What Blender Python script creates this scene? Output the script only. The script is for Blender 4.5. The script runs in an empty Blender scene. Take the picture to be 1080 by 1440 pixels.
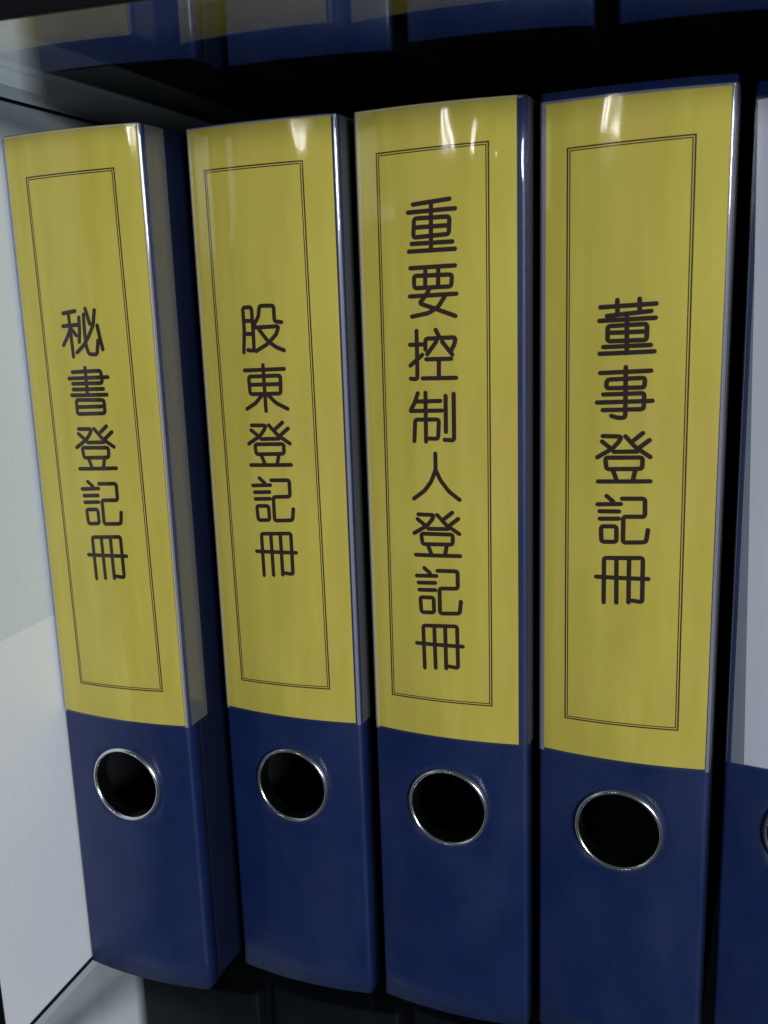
import bpy, bmesh, math, random
from mathutils import Matrix, Vector

# ------------------------------------------------------------------ camera, world, lamps, exposure
scene = bpy.context.scene
W, H = 0.0555, 0.318                 # spine width, binder height (metres)
ZC = 0.2615
def make_camera():
    pit, rol, yaw = math.radians(12.43), math.radians(-1.894), math.radians(18.383)
    rz = Matrix.Rotation(yaw, 3, 'Z')
    r0 = rz @ Vector((1, 0, 0))
    fwd = rz @ Vector((0, math.cos(pit), -math.sin(pit)))
    u0 = rz @ Vector((0, math.sin(pit), math.cos(pit)))
    right = math.cos(rol) * r0 + math.sin(rol) * u0
    up = -math.sin(rol) * r0 + math.cos(rol) * u0
    cd = bpy.data.cameras.new('camera'); co = bpy.data.objects.new('camera', cd)
    scene.collection.objects.link(co)
    m = Matrix((right, up, -fwd)).transposed().to_4x4()
    m.translation = (0, 0, ZC)
    co.matrix_world = m
    cd.sensor_fit = 'VERTICAL'; cd.sensor_height = 36; cd.sensor_width = 27
    cd.lens = FPX / 1440 * 36
    cd.clip_start = 0.01; cd.clip_end = 100
    cd.dof.use_dof = True; cd.dof.focus_distance = 0.335; cd.dof.aperture_fstop = 18
    scene.camera = co
FPX = 1383.0
make_camera()

world = bpy.data.worlds.new('World'); scene.world = world; world.use_nodes = True
bg = world.node_tree.nodes['Background']
bg.inputs['Color'].default_value = (0.75, 0.88, 1.0, 1); bg.inputs['Strength'].default_value = 0.055

def area(name, loc, target, sx, sy, power, color):
    l = bpy.data.lights.new(name, 'AREA'); l.shape = 'RECTANGLE'; l.size = sx; l.size_y = sy
    l.energy = power; l.color = color
    o = bpy.data.objects.new(name, l); scene.collection.objects.link(o)
    o.location = loc
    o.rotation_euler = (Vector(target) - Vector(loc)).to_track_quat('-Z', 'Y').to_euler()
    return o
# unseen main lamp low at the front right, and a twin-tube fitting farther down the room
area('main_lamp', (2.5, -2.6, 0.80), (-0.1, 0.3, 0.2), 1.4, 0.5, 122, (0.94, 0.98, 1.0))
area('label_sheen_fill', (-3.0, -2.5, 1.15), (-0.15, 0.3, 0.25), 1.0, 1.2, 5.5, (0.95, 0.98, 1.0))  # added dim fill, reflected as soft pale bands on the labels
for dx in (-0.07, 0.07):
    area('tube_lamp', (-1.66 + dx, -4.7, 1.2), (-0.1, 0.3, 0.25), 0.07, 0.2, 2.2, (1.0, 0.98, 0.94))

vs = scene.view_settings
vs.view_transform = 'Standard'; vs.look = 'None'; vs.exposure = 0; vs.gamma = 1; vs.use_curve_mapping = False
scene.render.resolution_x = 768; scene.render.resolution_y = 1024
scene.render.engine = 'CYCLES'
scene.cycles.transparent_max_bounces = 24
scene.cycles.max_bounces = 8

# ------------------------------------------------------------------ materials
def mat(name):
    m = bpy.data.materials.new(name); m.use_nodes = True
    nt = m.node_tree
    return m, nt, nt.nodes['Principled BSDF'], nt.nodes['Material Output']
def noise(nt, scale, detail=3, stretch=(1, 1, 1), rough=0.55, var=False):
    tc = nt.nodes.new('ShaderNodeTexCoord'); mp = nt.nodes.new('ShaderNodeMapping'); nz = nt.nodes.new('ShaderNodeTexNoise')
    mp.inputs['Scale'].default_value = stretch
    nz.inputs['Scale'].default_value = scale; nz.inputs['Detail'].default_value = detail; nz.inputs['Roughness'].default_value = rough
    nt.links.new(tc.outputs['Object'], mp.inputs['Vector']); nt.links.new(mp.outputs['Vector'], nz.inputs['Vector'])
    if var:                              # every copy gets its own waviness
        oi = nt.nodes.new('ShaderNodeObjectInfo'); ml = nt.nodes.new('ShaderNodeMath'); ml.operation = 'MULTIPLY'
        ml.inputs[1].default_value = 7.0
        nt.links.new(oi.outputs['Random'], ml.inputs[0]); nt.links.new(ml.outputs[0], mp.inputs['Location'])
    return nz.outputs['Fac']
def ramp(nt, fac, stops):
    r = nt.nodes.new('ShaderNodeValToRGB'); e = r.color_ramp.elements
    while len(e) < len(stops): e.new(0.5)
    for k, (p, c) in enumerate(stops):
        e[k].position = p; e[k].color = (*c, 1)
    nt.links.new(fac, r.inputs['Fac'])
    return r.outputs['Color']
def bump(nt, fac, strength, dist):
    b = nt.nodes.new('ShaderNodeBump'); b.inputs['Strength'].default_value = strength; b.inputs['Distance'].default_value = dist
    nt.links.new(fac, b.inputs['Height'])
    return b.outputs['Normal']

def blue_board():
    m, nt, bs, out = mat('blue_binder_board')
    nt.links.new(ramp(nt, noise(nt, 55, 4, var=True), [(0.3, (0.0042, 0.0135, 0.070)), (0.7, (0.0065, 0.0190, 0.090))]), bs.inputs['Base Color'])
    rr = ramp(nt, noise(nt, 70, 5, (1, 1, 0.4), var=True), [(0.35, (0.36,) * 3), (0.65, (0.55,) * 3)])
    nt.links.new(rr, bs.inputs['Roughness'])
    nt.links.new(bump(nt, noise(nt, 1500, 2), 0.25, 0.0002), bs.inputs['Normal'])
    return m
def paper(name, a, b, spot=None, stretch=(2.6, 1, 0.35)):
    m, nt, bs, out = mat(name)
    c = ramp(nt, noise(nt, 40, 4, stretch), [(0.32, a), (0.68, b)])
    if spot:
        mx = nt.nodes.new('ShaderNodeMix'); mx.data_type = 'RGBA'
        f = ramp(nt, noise(nt, 26, 2), [(0.50, (0, 0, 0)), (0.74, (0.5, 0.5, 0.5))])
        nt.links.new(f, mx.inputs[0]); nt.links.new(c, mx.inputs[6]); mx.inputs[7].default_value = (*spot, 1)
        c = mx.outputs[2]
    nt.links.new(c, bs.inputs['Base Color'])
    bs.inputs['Roughness'].default_value = 0.7; bs.inputs['Specular IOR Level'].default_value = 0.25
    return m
def flat(name, c, rough=0.5, metal=0.0, spec=0.5):
    m, nt, bs, out = mat(name)
    bs.inputs['Base Color'].default_value = (*c, 1); bs.inputs['Roughness'].default_value = rough
    bs.inputs['Metallic'].default_value = metal; bs.inputs['Specular IOR Level'].default_value = spec
    return m
def clear(name, tint, haze, hazecol, rough, ior, wav=0.0):
    """transparent sheet: clear body, Fresnel gloss and a little milky haze"""
    m, nt, bs, out = mat(name); nt.nodes.remove(bs)
    tr = nt.nodes.new('ShaderNodeBsdfTransparent'); tr.inputs['Color'].default_value = (*tint, 1)
    df = nt.nodes.new('ShaderNodeBsdfDiffuse'); df.inputs['Color'].default_value = (*hazecol, 1)
    gl = nt.nodes.new('ShaderNodeBsdfGlossy'); gl.inputs['Roughness'].default_value = rough
    fr = nt.nodes.new('ShaderNodeFresnel'); fr.inputs['IOR'].default_value = ior
    m1 = nt.nodes.new('ShaderNodeMixShader'); m1.inputs[0].default_value = haze
    m2 = nt.nodes.new('ShaderNodeMixShader')
    nt.links.new(tr.outputs[0], m1.inputs[1]); nt.links.new(df.outputs[0], m1.inputs[2])
    # the same reflectance from either side of the sheet
    ge = nt.nodes.new('ShaderNodeNewGeometry'); mr = nt.nodes.new('ShaderNodeMapRange')
    mr.inputs['To Min'].default_value = ior; mr.inputs['To Max'].default_value = 1 / ior
    nt.links.new(ge.outputs['Backfacing'], mr.inputs['Value']); nt.links.new(mr.outputs[0], fr.inputs['IOR'])
    nt.links.new(fr.outputs[0], m2.inputs[0]); nt.links.new(m1.outputs[0], m2.inputs[1]); nt.links.new(gl.outputs[0], m2.inputs[2])
    nt.links.new(m2.outputs[0], out.inputs['Surface'])
    if wav:
        n = bump(nt, noise(nt, 38, 2, (1, 1, 0.45), var=True), wav, 0.004)
        nt.links.new(n, gl.inputs['Normal'])
    return m
def panel(name, a, b):
    m, nt, bs, out = mat(name)
    nt.links.new(ramp(nt, noise(nt, 9, 5), [(0.3, a), (0.7, b)]), bs.inputs['Base Color'])
    bs.inputs['Roughness'].default_value = 0.55
    nt.links.new(bump(nt, noise(nt, 900, 3), 0.35, 0.0004), bs.inputs['Normal'])
    return m

M = dict(
    blue=blue_board(),
    yellow=paper('yellow_label_paper', (0.54, 0.455, 0.055), (0.65, 0.545, 0.09), (0.66, 0.46, 0.13)),
    white=paper('white_label_paper', (0.52, 0.56, 0.66), (0.58, 0.61, 0.70)),
    grey=paper('grey_label_backing', (0.16, 0.20, 0.26), (0.20, 0.24, 0.29)),
    ink=flat('dark_brown_ink', (0.021, 0.0075, 0.004), 0.6, 0, 0.2),
    pocket=clear('clear_plastic_pocket', (0.97, 0.97, 0.97), 0.016, (0.75, 0.75, 0.78), 0.06, 1.45, 0.2),
    chrome=flat('chrome_ring', (0.80, 0.81, 0.84), 0.20, 1.0),
    sheets=paper('shade_darkened_sheets', (0.02, 0.02, 0.02), (0.13, 0.13, 0.12), stretch=(40, 1, 0.1)),  # paper darkened in colour, standing in for shade behind the finger hole
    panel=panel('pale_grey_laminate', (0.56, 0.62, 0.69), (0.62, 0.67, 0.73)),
    panel_low=panel('paler_laminate', (0.68, 0.72, 0.78), (0.74, 0.77, 0.82)),
    dark=flat('black_trim', (0.004, 0.0045, 0.006), 0.6, 0, 0.12),
    back=flat('dark_back_board', (0.02, 0.022, 0.026), 0.7),
    glass=clear('shelf_glass', (0.95, 0.97, 0.97), 0.005, (0.6, 0.7, 0.7), 0.01, 1.24),
    navy=flat('navy_cover_board', (0.003, 0.006, 0.024), 0.55, 0, 0.25),
    black=flat('darkened_binder_board', (0.003, 0.004, 0.006), 0.6, 0, 0.2),  # the lower row's darkness is put into this colour
    lining=flat('dark_lining', (0.006, 0.007, 0.009), 0.8, 0, 0.2),  # dark grey lining, deepened to hold the shade inside the binder
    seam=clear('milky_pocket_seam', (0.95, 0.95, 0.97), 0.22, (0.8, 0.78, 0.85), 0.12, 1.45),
    flap=clear('hazy_pocket_flap', (0.9, 0.9, 0.9), 0.075, (0.7, 0.7, 0.66), 0.2, 1.4),
    edge=flat('dark_glass_edge', (0.012, 0.03, 0.03), 0.15),
)

# ------------------------------------------------------------------ mesh helpers
def link(name, me, parent=None, loc=(0, 0, 0), rz=0.0):
    o = bpy.data.objects.new(name, me); scene.collection.objects.link(o)
    o.parent = parent; o.location = loc; o.rotation_euler = (0, 0, rz)
    return o
def finish(bm, name, mats, smooth=False, weld=0.0):
    if weld: bmesh.ops.remove_doubles(bm, verts=bm.verts, dist=weld)
    me = bpy.data.meshes.new(name); bm.to_mesh(me); bm.free()
    for mt in (mats if isinstance(mats, (list, tuple)) else [mats]): me.materials.append(mt)
    if smooth:
        for p in me.polygons: p.use_smooth = True
    return me
def box(name, a, b, mt, bev=0.0, seg=2):
    bm = bmesh.new(); bmesh.ops.create_cube(bm, size=1)
    for v in bm.verts:
        v.co = [a[k] + (v.co[k] + 0.5) * (b[k] - a[k]) for k in range(3)]
    if bev: bmesh.ops.bevel(bm, geom=bm.edges[:], offset=bev, segments=seg, affect='EDGES', profile=0.5)
    bmesh.ops.recalc_face_normals(bm, faces=bm.faces)
    return finish(bm, name, mt)
def tag(o, label, cat, group=None):
    o['label'] = label; o['category'] = cat
    if group: o['group'] = group
    return o

# ------------------------------------------------------------------ binder: spine outline in plan
RC, BU, HZ = 0.0016, 0.0023, 0.0844         # corner radius, bulge of the spine, height of the finger hole
RO, RI = 0.0148, 0.0131                     # finger ring, outer and inner radius
def front(x, d=0.0):
    """depth of the outside of the spine at width x, lifted d off it"""
    if x < RC: return RC - math.sqrt(max(0.0, RC * RC - (RC - x) ** 2)) - d
    if x > W - RC: return RC - math.sqrt(max(0.0, RC * RC - (x - W + RC) ** 2)) - d
    t = (x - W / 2) / (W / 2 - RC)
    return -BU * (1 - t * t) - d
def side_cols(d=0.0, ext=0.0):
    """plan points round the right-hand corner (x, y), from the spine to the cover"""
    pts = []
    for k in range(1, 6):
        a = math.pi / 2 * k / 5
        pts.append((W - RC + (RC + d) * math.sin(a), RC - (RC + d) * math.cos(a)))
    if ext: pts.append((W + d, RC + ext))
    return pts
def spine_mesh():
    bm = bmesh.new(); n = 14; s = W / 2 - RC; x0 = RC
    V = {}
    def vert(x, y, z):
        k = (round(x, 7), round(y, 7), round(z, 7))
        if k not in V: V[k] = bm.verts.new((x, y, z))
        return V[k]
    P = lambda x, z: vert(x, front(x), z)
    xs = [x0 + 2 * s * k / n for k in range(n + 1)]
    zl, zh = HZ - s, HZ + s
    zp = [zl + 2 * s * k / n for k in range(n + 1)]
    zlow = [zl * k / 5 for k in range(6)]
    zup = [zh + (H - zh) * k / 14 for k in range(15)]
    for zz in (zlow, zup):
        for a, b in zip(zz, zz[1:]):
            for c, d in zip(xs, xs[1:]): bm.faces.new((P(c, a), P(d, a), P(d, b), P(c, b)))
    loop = [(x, zl) for x in xs[:-1]] + [(xs[-1], z) for z in zp[:-1]] + [(x, zh) for x in xs[:0:-1]] + [(xs[0], z) for z in zp[:0:-1]]
    cx = W / 2; rows = []
    for k in range(5):
        t = k / 4; row = []
        for x, z in loop:
            a = math.atan2(z - HZ, x - cx)
            if t == 0: row.append(P(x, z)); continue
            px = (x - cx) * (1 - t) + math.cos(a) * (RI + 0.0004) * t + cx
            pz = (z - HZ) * (1 - t) + math.sin(a) * (RI + 0.0004) * t + HZ
            row.append(P(px, pz))
        rows.append(row)
    L = len(loop)
    for a, b in zip(rows, rows[1:]):
        for k in range(L):
            bm.faces.new((a[k], a[(k + 1) % L], b[(k + 1) % L], b[k]))
    zall = zlow + zp[1:] + zup[1:]
    right = [(W - RC, front(W - RC))] + side_cols(0, 0.006)
    left = [(W - x, y) for x, y in right]
    for pts, flip in ((right, False), (left, True)):
        for (xa, ya), (xb, yb) in zip(pts, pts[1:]):
            for za, zb in zip(zall, zall[1:]):
                q = [vert(xa, ya, za), vert(xb, yb, za), vert(xb, yb, zb), vert(xa, ya, zb)]
                bm.faces.new(q[::-1] if flip else q)
    bmesh.ops.recalc_face_normals(bm, faces=bm.faces)
    # outside faces the viewer (-y)
    c = sum((f.normal.y for f in bm.faces))
    if c > 0: bmesh.ops.reverse_faces(bm, faces=bm.faces)
    return finish(bm, 'spine', [M['blue'], M['lining']], True)
def sheet_mesh(name, x0, x1, z0, z1, d, mt, wrap=0.0, shear=0.0, dents=()):
    """a thin sheet that follows the curved spine; wrap carries it round the right corner"""
    bm = bmesh.new(); n = 90 if dents else 26
    cols = []
    for k in range(n + 1):
        x = x0 + (x1 - x0) * k / n
        cols.append((x, front(x, d)))
    if wrap:
        cols = [(x, y) for x, y in cols if x < W - RC - 1e-6]
        cols += [(W - RC, front(W - RC, d))] + side_cols(d, wrap)
    nz = 120 if dents else 12; rows = []
    for j in range(nz + 1):
        t = j / nz; z = z0 + (z1 - z0) * t
        row = []
        for x, y in cols:
            if shear:
                xx = x + shear * (1 - t) * (x1 - x) / (x1 - x0); row.append(bm.verts.new((xx, front(xx, d), z)))
            else:
                lift = sum(am * math.exp(-((x - dx) / sx) ** 2 - ((z - dz) / sz) ** 2) for dx, dz, sx, sz, am in dents)
                row.append(bm.verts.new((x, y - lift, z)))
        rows.append(row)
    for a, b in zip(rows, rows[1:]):
        for k in range(len(cols) - 1): bm.faces.new((a[k], a[k + 1], b[k + 1], b[k]))
    return finish(bm, name, mt, True)
def ring_mesh():
    """pressed metal eyelet: rolled flange outside, short barrel through the board"""
    rm, hr = (RO + RI) / 2, (RO - RI) / 2
    prof = [(RO, 0.0003)] + [(rm + hr * math.cos(math.pi * k / 12), -0.0003 - 0.0013 * math.sin(math.pi * k / 12)) for k in range(13)]
    prof += [(RI, 0.0006), (RI, 0.0050)]
    bm = bmesh.new(); n = 96; rows = []
    for k in range(n):
        a = 2 * math.pi * k / n; row = []
        for r, y in prof:
            x = W / 2 + r * math.cos(a)
            row.append(bm.verts.new((x, front(x) + y, HZ + r * math.sin(a))))
        rows.append(row)
    for k in range(n):
        a, b = rows[k], rows[(k + 1) % n]
        for j in range(len(prof) - 1): bm.faces.new((a[j], a[j + 1], b[j + 1], b[j]))
    bmesh.ops.recalc_face_normals(bm, faces=bm.faces)
    return finish(bm, 'finger_ring', M['chrome'], True)

# ------------------------------------------------------------------ lettering: rounded strokes laid on the curved label
def round_path(pts, closed, rad):
    """replace the corners of a polyline by short arcs"""
    out = []; n = len(pts)
    for k in range(n):
        p = Vector(pts[k])
        if not closed and k in (0, n - 1): out.append(p); continue
        a, b = Vector(pts[k - 1]), Vector(pts[(k + 1) % n])
        da, db = a - p, b - p
        r = min(rad, da.length * 0.45, db.length * 0.45)
        qa, qb = p + da.normalized() * r, p + db.normalized() * r
        for t in (0, 0.25, 0.5, 0.75, 1): out.append(qa * (1 - t) ** 2 + p * 2 * t * (1 - t) + qb * t * t)
    res = [out[0]]
    for q in out[1:]:
        if (q - res[-1]).length > 1e-6: res.append(q)
    # subdivide so that long strokes bend with the spine
    fin = []
    m = len(res) if closed else len(res) - 1
    for k in range(m):
        a, b = res[k], res[(k + 1) % len(res)]
        c = max(1, int((b - a).length / 0.0022))
        fin += [a.lerp(b, j / c) for j in range(c)]
    if not closed: fin.append(res[-1])
    return fin
def ribbon(bm, pts, closed, hw, d, cap=True):
    n = len(pts); Lv, Rv = [], []
    put = lambda q: bm.verts.new((q.x, front(min(max(q.x, 0.0001), W - 0.0001), d), q.y))
    for k in range(n):
        if closed: t = pts[(k + 1) % n] - pts[k - 1]
        else: t = pts[min(k + 1, n - 1)] - pts[max(k - 1, 0)]
        t.normalize(); nn = Vector((-t.y, t.x))
        Lv.append(put(pts[k] + nn * hw)); Rv.append(put(pts[k] - nn * hw))
    for k in range(n if closed else n - 1):
        j = (k + 1) % n
        bm.faces.new((Lv[k], Rv[k], Rv[j], Lv[j]))
    if cap and not closed:
        for k, sgn in ((0, -1), (n - 1, 1)):
            t = (pts[1] - pts[0]) if k == 0 else (pts[-1] - pts[-2]); t.normalize(); nn = Vector((-t.y, t.x))
            arc = [put(pts[k] + nn * hw * math.cos(a) + t * sgn * hw * math.sin(a)) for a in [math.pi * j / 6 for j in range(1, 6)]]
            bm.faces.new([Lv[k]] + arc + [Rv[k]])
def character_mesh(strokes, hw=0.00071):
    bm = bmesh.new()
    for k, (closed, pts) in enumerate(strokes):
        pts = [(a * 1e-4, b * 1e-4) for a, b in pts]
        ribbon(bm, round_path(pts, closed, 0.0009), closed, hw, 0.00014 + 0.000006 * k)
    return finish(bm, 'character', M['ink'])
def frame_mesh(c, hw, inset):
    """one ruled rectangle; c = four corners, clockwise from top left, in tenths of a millimetre"""
    bm = bmesh.new()
    P = [Vector((a * 1e-4, b * 1e-4)) for a, b in c]
    P[0] += Vector((inset, -inset)); P[1] += Vector((-inset, -inset)); P[2] += Vector((-inset, inset)); P[3] += Vector((inset, inset))
    for k in range(4):
        a, b = P[k], P[(k + 1) % 4]; t = (b - a).normalized()
        a2, b2 = a - t * hw * (1 if k % 2 else -1), b + t * hw * (1 if k % 2 else -1)
        c2 = max(1, int((b - a).length / 0.0022))
        ribbon(bm, [a2.lerp(b2, j / c2) for j in range(c2 + 1)], False, hw, 0.00013, False)
    return finish(bm, 'ruled_border', M['ink'])

# shared meshes
SPINE, RING = spine_mesh(), ring_mesh()
TH, DEP = 0.0023, 0.285
def cover_mesh(inner):
    me = box('cover', (0, RC + 0.0062, 0), (TH, DEP, H), M['navy'], 0.0006)
    me.materials.append(M['lining'])
    for p in me.polygons:
        if p.normal.x * inner > 0.9: p.material_index = 1
    return me
COVER_A, COVER_B = cover_mesh(1), cover_mesh(-1)
HINGE = box('hinge_strip', (0.0004, RC + 0.004, 0.001), (TH - 0.0003, RC + 0.008, H - 0.001), M['blue'])
STACK = box('paper_stack', (0.0080, 0.066, 0.004), (W - 0.0125, 0.276, 0.301), M['sheets'])
def binder(name, loc, yaw, label, group, lab=None, pocket=None, border=None, glyphs=(), kind='yellow', board=None, dents=(), seams=''):
    o = bpy.data.objects.new(name, None); scene.collection.objects.link(o); o.empty_display_size = 0.02
    o.location = loc; o.rotation_euler = (0, 0, math.radians(yaw))
    tag(o, label, 'binder', group)
    sp = link('spine', SPINE, o)
    so = sp.modifiers.new('thickness', 'SOLIDIFY'); so.thickness = TH; so.offset = -1; so.material_offset = 1
    link('cover', COVER_A, o); link('cover', COVER_B, o, (W - TH, 0, 0))
    link('hinge_strip', HINGE, sp, (0.0001, 0, 0)); link('hinge_strip', HINGE, sp, (W - TH - 0.0001, 0, 0))
    link('finger_ring', RING, o)
    if board:
        for c in [sp] + list(sp.children) + [c for c in o.children if c.name.startswith('cover')]:
            c.material_slots[0].link = 'OBJECT'; c.material_slots[0].material = board
    link('paper_stack', STACK, o)
    if lab:
        x0, x1, z0, z1 = [v * 1e-3 for v in lab]
        if kind == 'yellow':
            lb = link('label', sheet_mesh('label', x0, x1, z0, z1, 0.00009, M['yellow']), o)
        else:
            link('label_backing', sheet_mesh('label_backing', 0.0006, W - 0.0006, z0 - 0.0003, z1 + 0.0003, 0.00005, M['grey']), o)
            lb = link('label', sheet_mesh('label', x0, x1, z0, z1, 0.00012, M['white'], shear=0.0052), o)
        if border:
            link('ruled_border', frame_mesh(border, 0.00022, 0.0), lb)
            link('ruled_border', frame_mesh(border, 0.00016, 0.00074), lb)
        for g in glyphs: link('character', character_mesh(g), lb)
        pz0, pz1 = (pocket or (z0 * 1e3 - 0.6, 317.6))
        pk = link('label_pocket', sheet_mesh('label_pocket', 0.0003, W, pz0 * 1e-3, pz1 * 1e-3, 0.00042, M['pocket'], wrap=0.0115, dents=dents), o)
        link('pocket_flap', box('pocket_flap', (W + 0.00005, RC + 0.0008, pz0 * 1e-3), (W + 0.00035, RC + 0.0112, pz1 * 1e-3), M['flap']), pk)
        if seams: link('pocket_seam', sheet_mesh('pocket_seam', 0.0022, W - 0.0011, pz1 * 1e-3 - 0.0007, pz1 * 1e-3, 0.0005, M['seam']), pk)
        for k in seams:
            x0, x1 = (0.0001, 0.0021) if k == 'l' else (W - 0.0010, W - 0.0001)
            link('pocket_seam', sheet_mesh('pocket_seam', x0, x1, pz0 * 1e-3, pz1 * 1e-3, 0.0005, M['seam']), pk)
    return o

# strokes of each character of the four titles: (closed, [(x, z) in tenths of a millimetre on the spine])
GLYPHS_0 = [[(0,[(201,2589),(253,2596)]),(0,[(195,2546),(259,2550)]),(0,[(224,2593),(226,2532),(228,2442)]),(0,[(228,2544),(214,2514),(190,2482)]),(0,[(232,2535),(249,2514)]),(0,[(267,2574),(264,2521),(259,2492)]),(0,[(332,2597),(322,2548),(302,2513),(277,2481),(245,2456)]),(0,[(287,2584),(285,2531),(286,2478),(295,2450),(327,2449),(336,2495)]),(0,[(296,2603),(309,2552)]),(0,[(338,2546),(345,2502),(352,2466)])],[(0,[(216,2389),(335,2394),(337,2352),(213,2349)]),(0,[(199,2367),(361,2372)]),(0,[(213,2329),(339,2332)]),(0,[(204,2309),(351,2312)]),(0,[(272,2404),(272,2359),(272,2311)]),(1,[(222,2293),(337,2294),(337,2248),(221,2244)]),(0,[(222,2268),(335,2272)])],[(0,[(218,2191),(274,2192),(267,2176),(248,2154),(202,2125)]),(0,[(216,2174),(242,2155)]),(0,[(285,2193),(316,2159),(360,2131)]),(0,[(337,2203),(311,2182)]),(0,[(357,2183),(327,2159)]),(0,[(253,2144),(321,2147)]),(1,[(227,2125),(337,2128),(336,2094),(231,2089)]),(0,[(251,2084),(261,2058)]),(0,[(316,2086),(311,2060)]),(0,[(207,2049),(362,2056)])],[(0,[(236,2004),(256,1988)]),(0,[(208,1976),(280,1981)]),(0,[(214,1952),(275,1956)]),(0,[(215,1928),(275,1932)]),(1,[(219,1902),(268,1905),(269,1854),(222,1850)]),(0,[(284,1998),(355,2001),(355,1942),(290,1939),(290,1853),(360,1857),(365,1898)])],[(0,[(233,1647),(232,1801),(352,1809),(353,1659),(321,1662)]),(0,[(271,1802),(273,1651)]),(0,[(310,1805),(311,1654)]),(0,[(207,1734),(370,1739)])]]
GLYPHS_1 = [[(0,[(185,2439),(192,2514),(191,2589),(225,2590),(227,2513),(226,2444),(202,2447)]),(0,[(193,2545),(226,2544)]),(0,[(192,2501),(226,2501)]),(0,[(234,2534),(251,2560),(256,2593),(310,2593),(310,2541),(336,2538)]),(0,[(235,2522),(325,2525),(314,2498),(280,2467),(234,2443)]),(0,[(251,2514),(281,2477),(311,2456),(340,2445)])],[(0,[(183,2378),(336,2383)]),(0,[(257,2396),(258,2318),(259,2240)]),(1,[(198,2357),(321,2361),(319,2300),(200,2297)]),(0,[(201,2329),(315,2332)]),(0,[(248,2296),(221,2267),(184,2246)]),(0,[(267,2298),(299,2268),(342,2248)])],[(0,[(198,2189),(255,2190),(247,2174),(228,2152),(182,2124)]),(0,[(195,2172),(222,2153)]),(0,[(266,2191),(298,2158),(343,2129)]),(0,[(319,2201),(293,2180)]),(0,[(339,2181),(309,2157)]),(0,[(233,2142),(303,2145)]),(1,[(207,2123),(320,2127),(319,2093),(210,2088)]),(0,[(231,2083),(242,2057)]),(0,[(298,2085),(292,2059)]),(0,[(186,2049),(344,2055)])],[(0,[(216,2004),(236,1988)]),(0,[(188,1976),(259,1981)]),(0,[(194,1952),(254,1956)]),(0,[(195,1928),(254,1932)]),(1,[(199,1903),(247,1906),(248,1855),(202,1852)]),(0,[(263,1998),(333,2001),(333,1943),(268,1939),(268,1854),(338,1859),(343,1899)])],[(0,[(212,1650),(211,1803),(328,1811),(328,1662),(297,1665)]),(0,[(249,1805),(251,1654)]),(0,[(287,1808),(288,1658)]),(0,[(187,1737),(345,1742)])]]
GLYPHS_2 = [[(0,[(201,2887),(321,2897)]),(0,[(184,2864),(338,2868)]),(0,[(261,2886),(258,2746)]),(1,[(204,2845),(320,2845),(317,2793),(200,2788)]),(0,[(206,2818),(316,2819)]),(0,[(194,2769),(328,2770)]),(0,[(184,2746),(336,2748)])],[(0,[(187,2695),(335,2698)]),(1,[(199,2671),(325,2671),(322,2635),(199,2633)]),(0,[(238,2694),(236,2635)]),(0,[(281,2696),(279,2635)]),(0,[(183,2608),(338,2612)]),(0,[(250,2629),(233,2604),(215,2586),(274,2566),(334,2544)]),(0,[(304,2611),(278,2573),(246,2555),(189,2545)])],[(0,[(203,2500),(203,2431),(202,2346),(179,2348)]),(0,[(179,2456),(222,2457)]),(0,[(179,2390),(221,2424)]),(0,[(268,2502),(278,2484)]),(0,[(232,2441),(233,2475),(333,2478),(330,2458),(319,2438)]),(0,[(270,2466),(238,2426)]),(0,[(289,2465),(322,2424)]),(0,[(234,2410),(318,2411)]),(0,[(277,2410),(276,2353)]),(0,[(221,2349),(333,2351)])],[(0,[(202,2301),(190,2269),(177,2248)]),(0,[(195,2274),(279,2277)]),(0,[(176,2243),(284,2246)]),(0,[(229,2303),(227,2144)]),(0,[(186,2144),(191,2215),(273,2217),(269,2154),(236,2154)]),(0,[(297,2293),(296,2177)]),(0,[(324,2300),(323,2150),(291,2151)])],[(0,[(258,2105),(258,2052),(242,2012),(219,1981),(179,1951)]),(0,[(258,2052),(273,2018),(303,1980),(338,1954)])],[(0,[(193,1898),(249,1899),(242,1883),(223,1861),(177,1833)]),(0,[(190,1882),(217,1862)]),(0,[(260,1900),(291,1867),(335,1839)]),(0,[(312,1910),(286,1889)]),(0,[(332,1890),(302,1866)]),(0,[(228,1851),(296,1854)]),(1,[(202,1833),(313,1836),(312,1802),(206,1797)]),(0,[(226,1792),(236,1767)]),(0,[(291,1794),(286,1769)]),(0,[(181,1758),(337,1764)])],[(0,[(210,1714),(230,1698)]),(0,[(182,1685),(253,1690)]),(0,[(188,1661),(248,1665)]),(0,[(190,1636),(248,1640)]),(1,[(193,1610),(241,1613),(242,1560),(196,1557)]),(0,[(257,1708),(327,1711),(327,1651),(263,1647),(263,1559),(332,1564),(337,1606)])],[(0,[(203,1357),(201,1510),(322,1518),(323,1369),(291,1372)]),(0,[(241,1511),(243,1361)]),(0,[(280,1514),(281,1364)]),(0,[(176,1444),(341,1448)])]]
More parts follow.
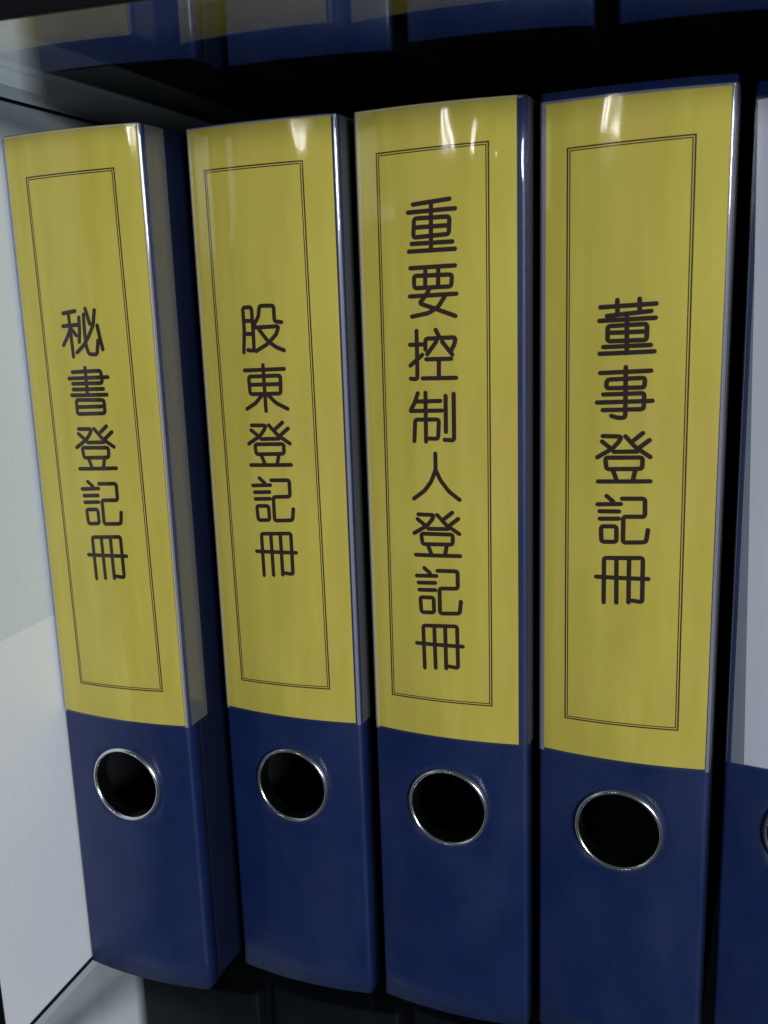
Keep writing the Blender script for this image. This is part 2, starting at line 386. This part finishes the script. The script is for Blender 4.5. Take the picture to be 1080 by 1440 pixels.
GLYPHS_3 = [[(0,[(192,2558),(355,2565)]),(0,[(242,2578),(243,2540)]),(0,[(307,2580),(308,2542)]),(0,[(212,2532),(341,2544)]),(0,[(190,2518),(354,2524)]),(0,[(271,2533),(273,2422)]),(1,[(215,2502),(330,2507),(330,2460),(215,2457)]),(0,[(217,2482),(329,2485)]),(0,[(203,2440),(342,2445)]),(0,[(192,2420),(353,2426)])],[(0,[(194,2362),(345,2369)]),(0,[(271,2380),(272,2227),(249,2226),(230,2232)]),(1,[(215,2342),(328,2348),(327,2319),(213,2316)]),(0,[(205,2297),(327,2302),(326,2254),(204,2249)]),(0,[(186,2272),(351,2279)])],[(0,[(205,2169),(262,2169),(255,2153),(235,2131),(189,2102)]),(0,[(203,2152),(229,2132)]),(0,[(274,2170),(305,2137),(349,2108)]),(0,[(326,2181),(300,2159)]),(0,[(346,2160),(316,2136)]),(0,[(240,2121),(310,2124)]),(1,[(214,2102),(327,2106),(326,2071),(218,2066)]),(0,[(239,2061),(249,2035)]),(0,[(305,2063),(300,2037)]),(0,[(193,2026),(351,2033)])],[(0,[(220,1981),(240,1965)]),(0,[(192,1953),(264,1958)]),(0,[(199,1931),(259,1934)]),(0,[(200,1907),(259,1911)]),(1,[(204,1883),(252,1886),(253,1836),(206,1833)]),(0,[(268,1975),(337,1978),(338,1921),(273,1918),(273,1835),(343,1840),(348,1879)])],[(0,[(216,1634),(215,1781),(335,1789),(336,1645),(304,1648)]),(0,[(254,1783),(256,1637)]),(0,[(293,1786),(294,1641)]),(0,[(191,1717),(353,1722)])]]

# ------------------------------------------------------------------ the cabinet: side panels, glass shelves, black front trim
XL, XR, YF, YB = -0.2318, 0.215, 0.2475, 0.625
YS = 0.2225                               # front edge of the glass, level with the front of the stiles
ZB, ZT, Z1, GT = -0.336, 0.676, 0.336, 0.0052
def cabinet():
    o = bpy.data.objects.new('cabinet', None); scene.collection.objects.link(o); o.location = (0, 0, 0)
    o.empty_display_size = 0.05
    tag(o, 'pale grey cabinet with glass shelves and black front trim holding rows of blue binders', 'cabinet')
    tx = 0.018
    mid = 0.1475  # side wall is built in two tones, paler below this height
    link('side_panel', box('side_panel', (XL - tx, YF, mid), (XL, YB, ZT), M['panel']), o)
    link('side_panel', box('side_panel', (XL - tx, YF, ZB - 0.012), (XL, YB, mid), M['panel_low']), o)['label'] = 'paler lower part of the side panel'
    link('side_panel', box('side_panel', (XR, YF, ZB - 0.012), (XR + tx, YB, ZT), M['panel'], 0.0008), o)
    link('back_panel', box('back_panel', (XL - tx, YB + 0.0005, ZB - 0.012), (XR + tx, YB + 0.008, ZT), M['back']), o)
    link('top_panel', box('top_panel', (XL - tx, YF, ZT + 0.0005), (XR + tx, YB + 0.008, ZT + 0.018), M['panel'], 0.0008), o)
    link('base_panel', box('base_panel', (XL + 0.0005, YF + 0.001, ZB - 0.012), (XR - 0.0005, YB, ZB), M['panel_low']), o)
    for x in (XL - tx - 0.0042, XR):
        link('front_stile', box('front_stile', (x, YF - 0.0272, ZB - 0.012), (x + tx + 0.0042, YF - 0.0003, ZT + 0.018), M['dark'], 0.001), o)
    for z, zs in ((0.0, 0.0), (Z1, Z1 - GT)):
        bm = bmesh.new(); bmesh.ops.create_cube(bm, size=1)
        a, b = (XL + 0.0006, YS, z - GT), (XR - 0.0006, YB - 0.002, z)
        for v in bm.verts: v.co = [a[k] + (v.co[k] + 0.5) * (b[k] - a[k]) for k in range(3)]
        bm.normal_update()
        for f in bm.faces: f.material_index = 1 if abs(f.normal.y) > 0.5 else 0
        sh = link('shelf', finish(bm, 'shelf', [M['glass'], M['edge']]), o)
        link('shelf_rail', box('shelf_rail', (XL + 0.0006, YS - 0.0022, z - GT - 0.0002), (XR - 0.0006, YS - 0.0002, z + 0.0014), M['dark'], 0.0004), sh)
        link('edge_seal', box('edge_seal', (XL + 0.0001, YF + 0.002, zs - 0.0004), (XL + 0.0011, YB - 0.002, zs + 0.0004), M['dark']), sh)
    return o
cabinet()

# ------------------------------------------------------------------ middle row: the binders of the photograph
ROW = 'blue binders standing on the middle shelf'
binder('binder', (-0.2309, 0.2964, 0), -3.02, 'blue binder with yellow lettered spine label, touching the pale cabinet side panel', ROW,
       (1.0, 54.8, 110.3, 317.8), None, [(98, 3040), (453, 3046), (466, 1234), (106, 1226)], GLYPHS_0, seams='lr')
binder('binder', (-0.1694, 0.3118, 0), -3.52, 'blue binder, yellow label starting with the characters for shareholder, second from the side panel', ROW,
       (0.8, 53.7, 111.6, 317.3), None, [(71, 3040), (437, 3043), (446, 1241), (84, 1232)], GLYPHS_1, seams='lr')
binder('binder', (-0.1092, 0.3104, 0), -3.22, 'blue binder with the longest title, eight dark characters on its yellow spine label', ROW,
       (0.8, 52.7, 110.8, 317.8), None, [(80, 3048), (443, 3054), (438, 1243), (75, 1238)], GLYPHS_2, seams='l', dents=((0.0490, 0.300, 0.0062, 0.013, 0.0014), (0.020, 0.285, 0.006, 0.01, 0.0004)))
binder('binder', (-0.0504, 0.3106, 0), -4.02, 'blue binder with yellow label below a bare blue strip, beside the white-labelled binder', ROW,
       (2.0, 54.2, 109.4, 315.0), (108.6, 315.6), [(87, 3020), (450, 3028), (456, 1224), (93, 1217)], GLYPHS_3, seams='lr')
binder('binder', (0.0099, 0.3217, 0), -4.02, 'blue binder with a blank whitish spine label on the middle shelf', ROW,
       (1.0, 54.5, 106.2, 313.0), (105.6, 314.0), None, (), 'white')

# ------------------------------------------------------------------ rows on the shelf above and the base below, seen through the glass
ORD = ('first', 'second', 'third', 'fourth')
for k, (x, y, yaw) in enumerate(((-0.2116, 0.2941, 3.0), (-0.1529, 0.3125, 3.0), (-0.0904, 0.3085, 4.0), (-0.0285, 0.3150, 5.0))):
    binder('binder', (x, y, Z1), yaw, 'blue binder on the upper glass shelf, %s from the pale side panel' % ORD[k],
           'blue binders standing on the upper shelf', (1.0, 54.5, 108.0, 313.0), (107.4, 314.0), None, (), 'white')
for k, (x, y, yaw) in enumerate(((-0.2218, 0.3165, -1.0), (-0.1630, 0.3220, -1.5), (-0.1030, 0.3250, -2.0))):
    binder('binder', (x, y, ZB), yaw, 'binder darkened for the shade below the middle glass shelf, %s from the pale side panel' % ORD[k],
           'darkened binders standing below the middle shelf', board=M['black'])
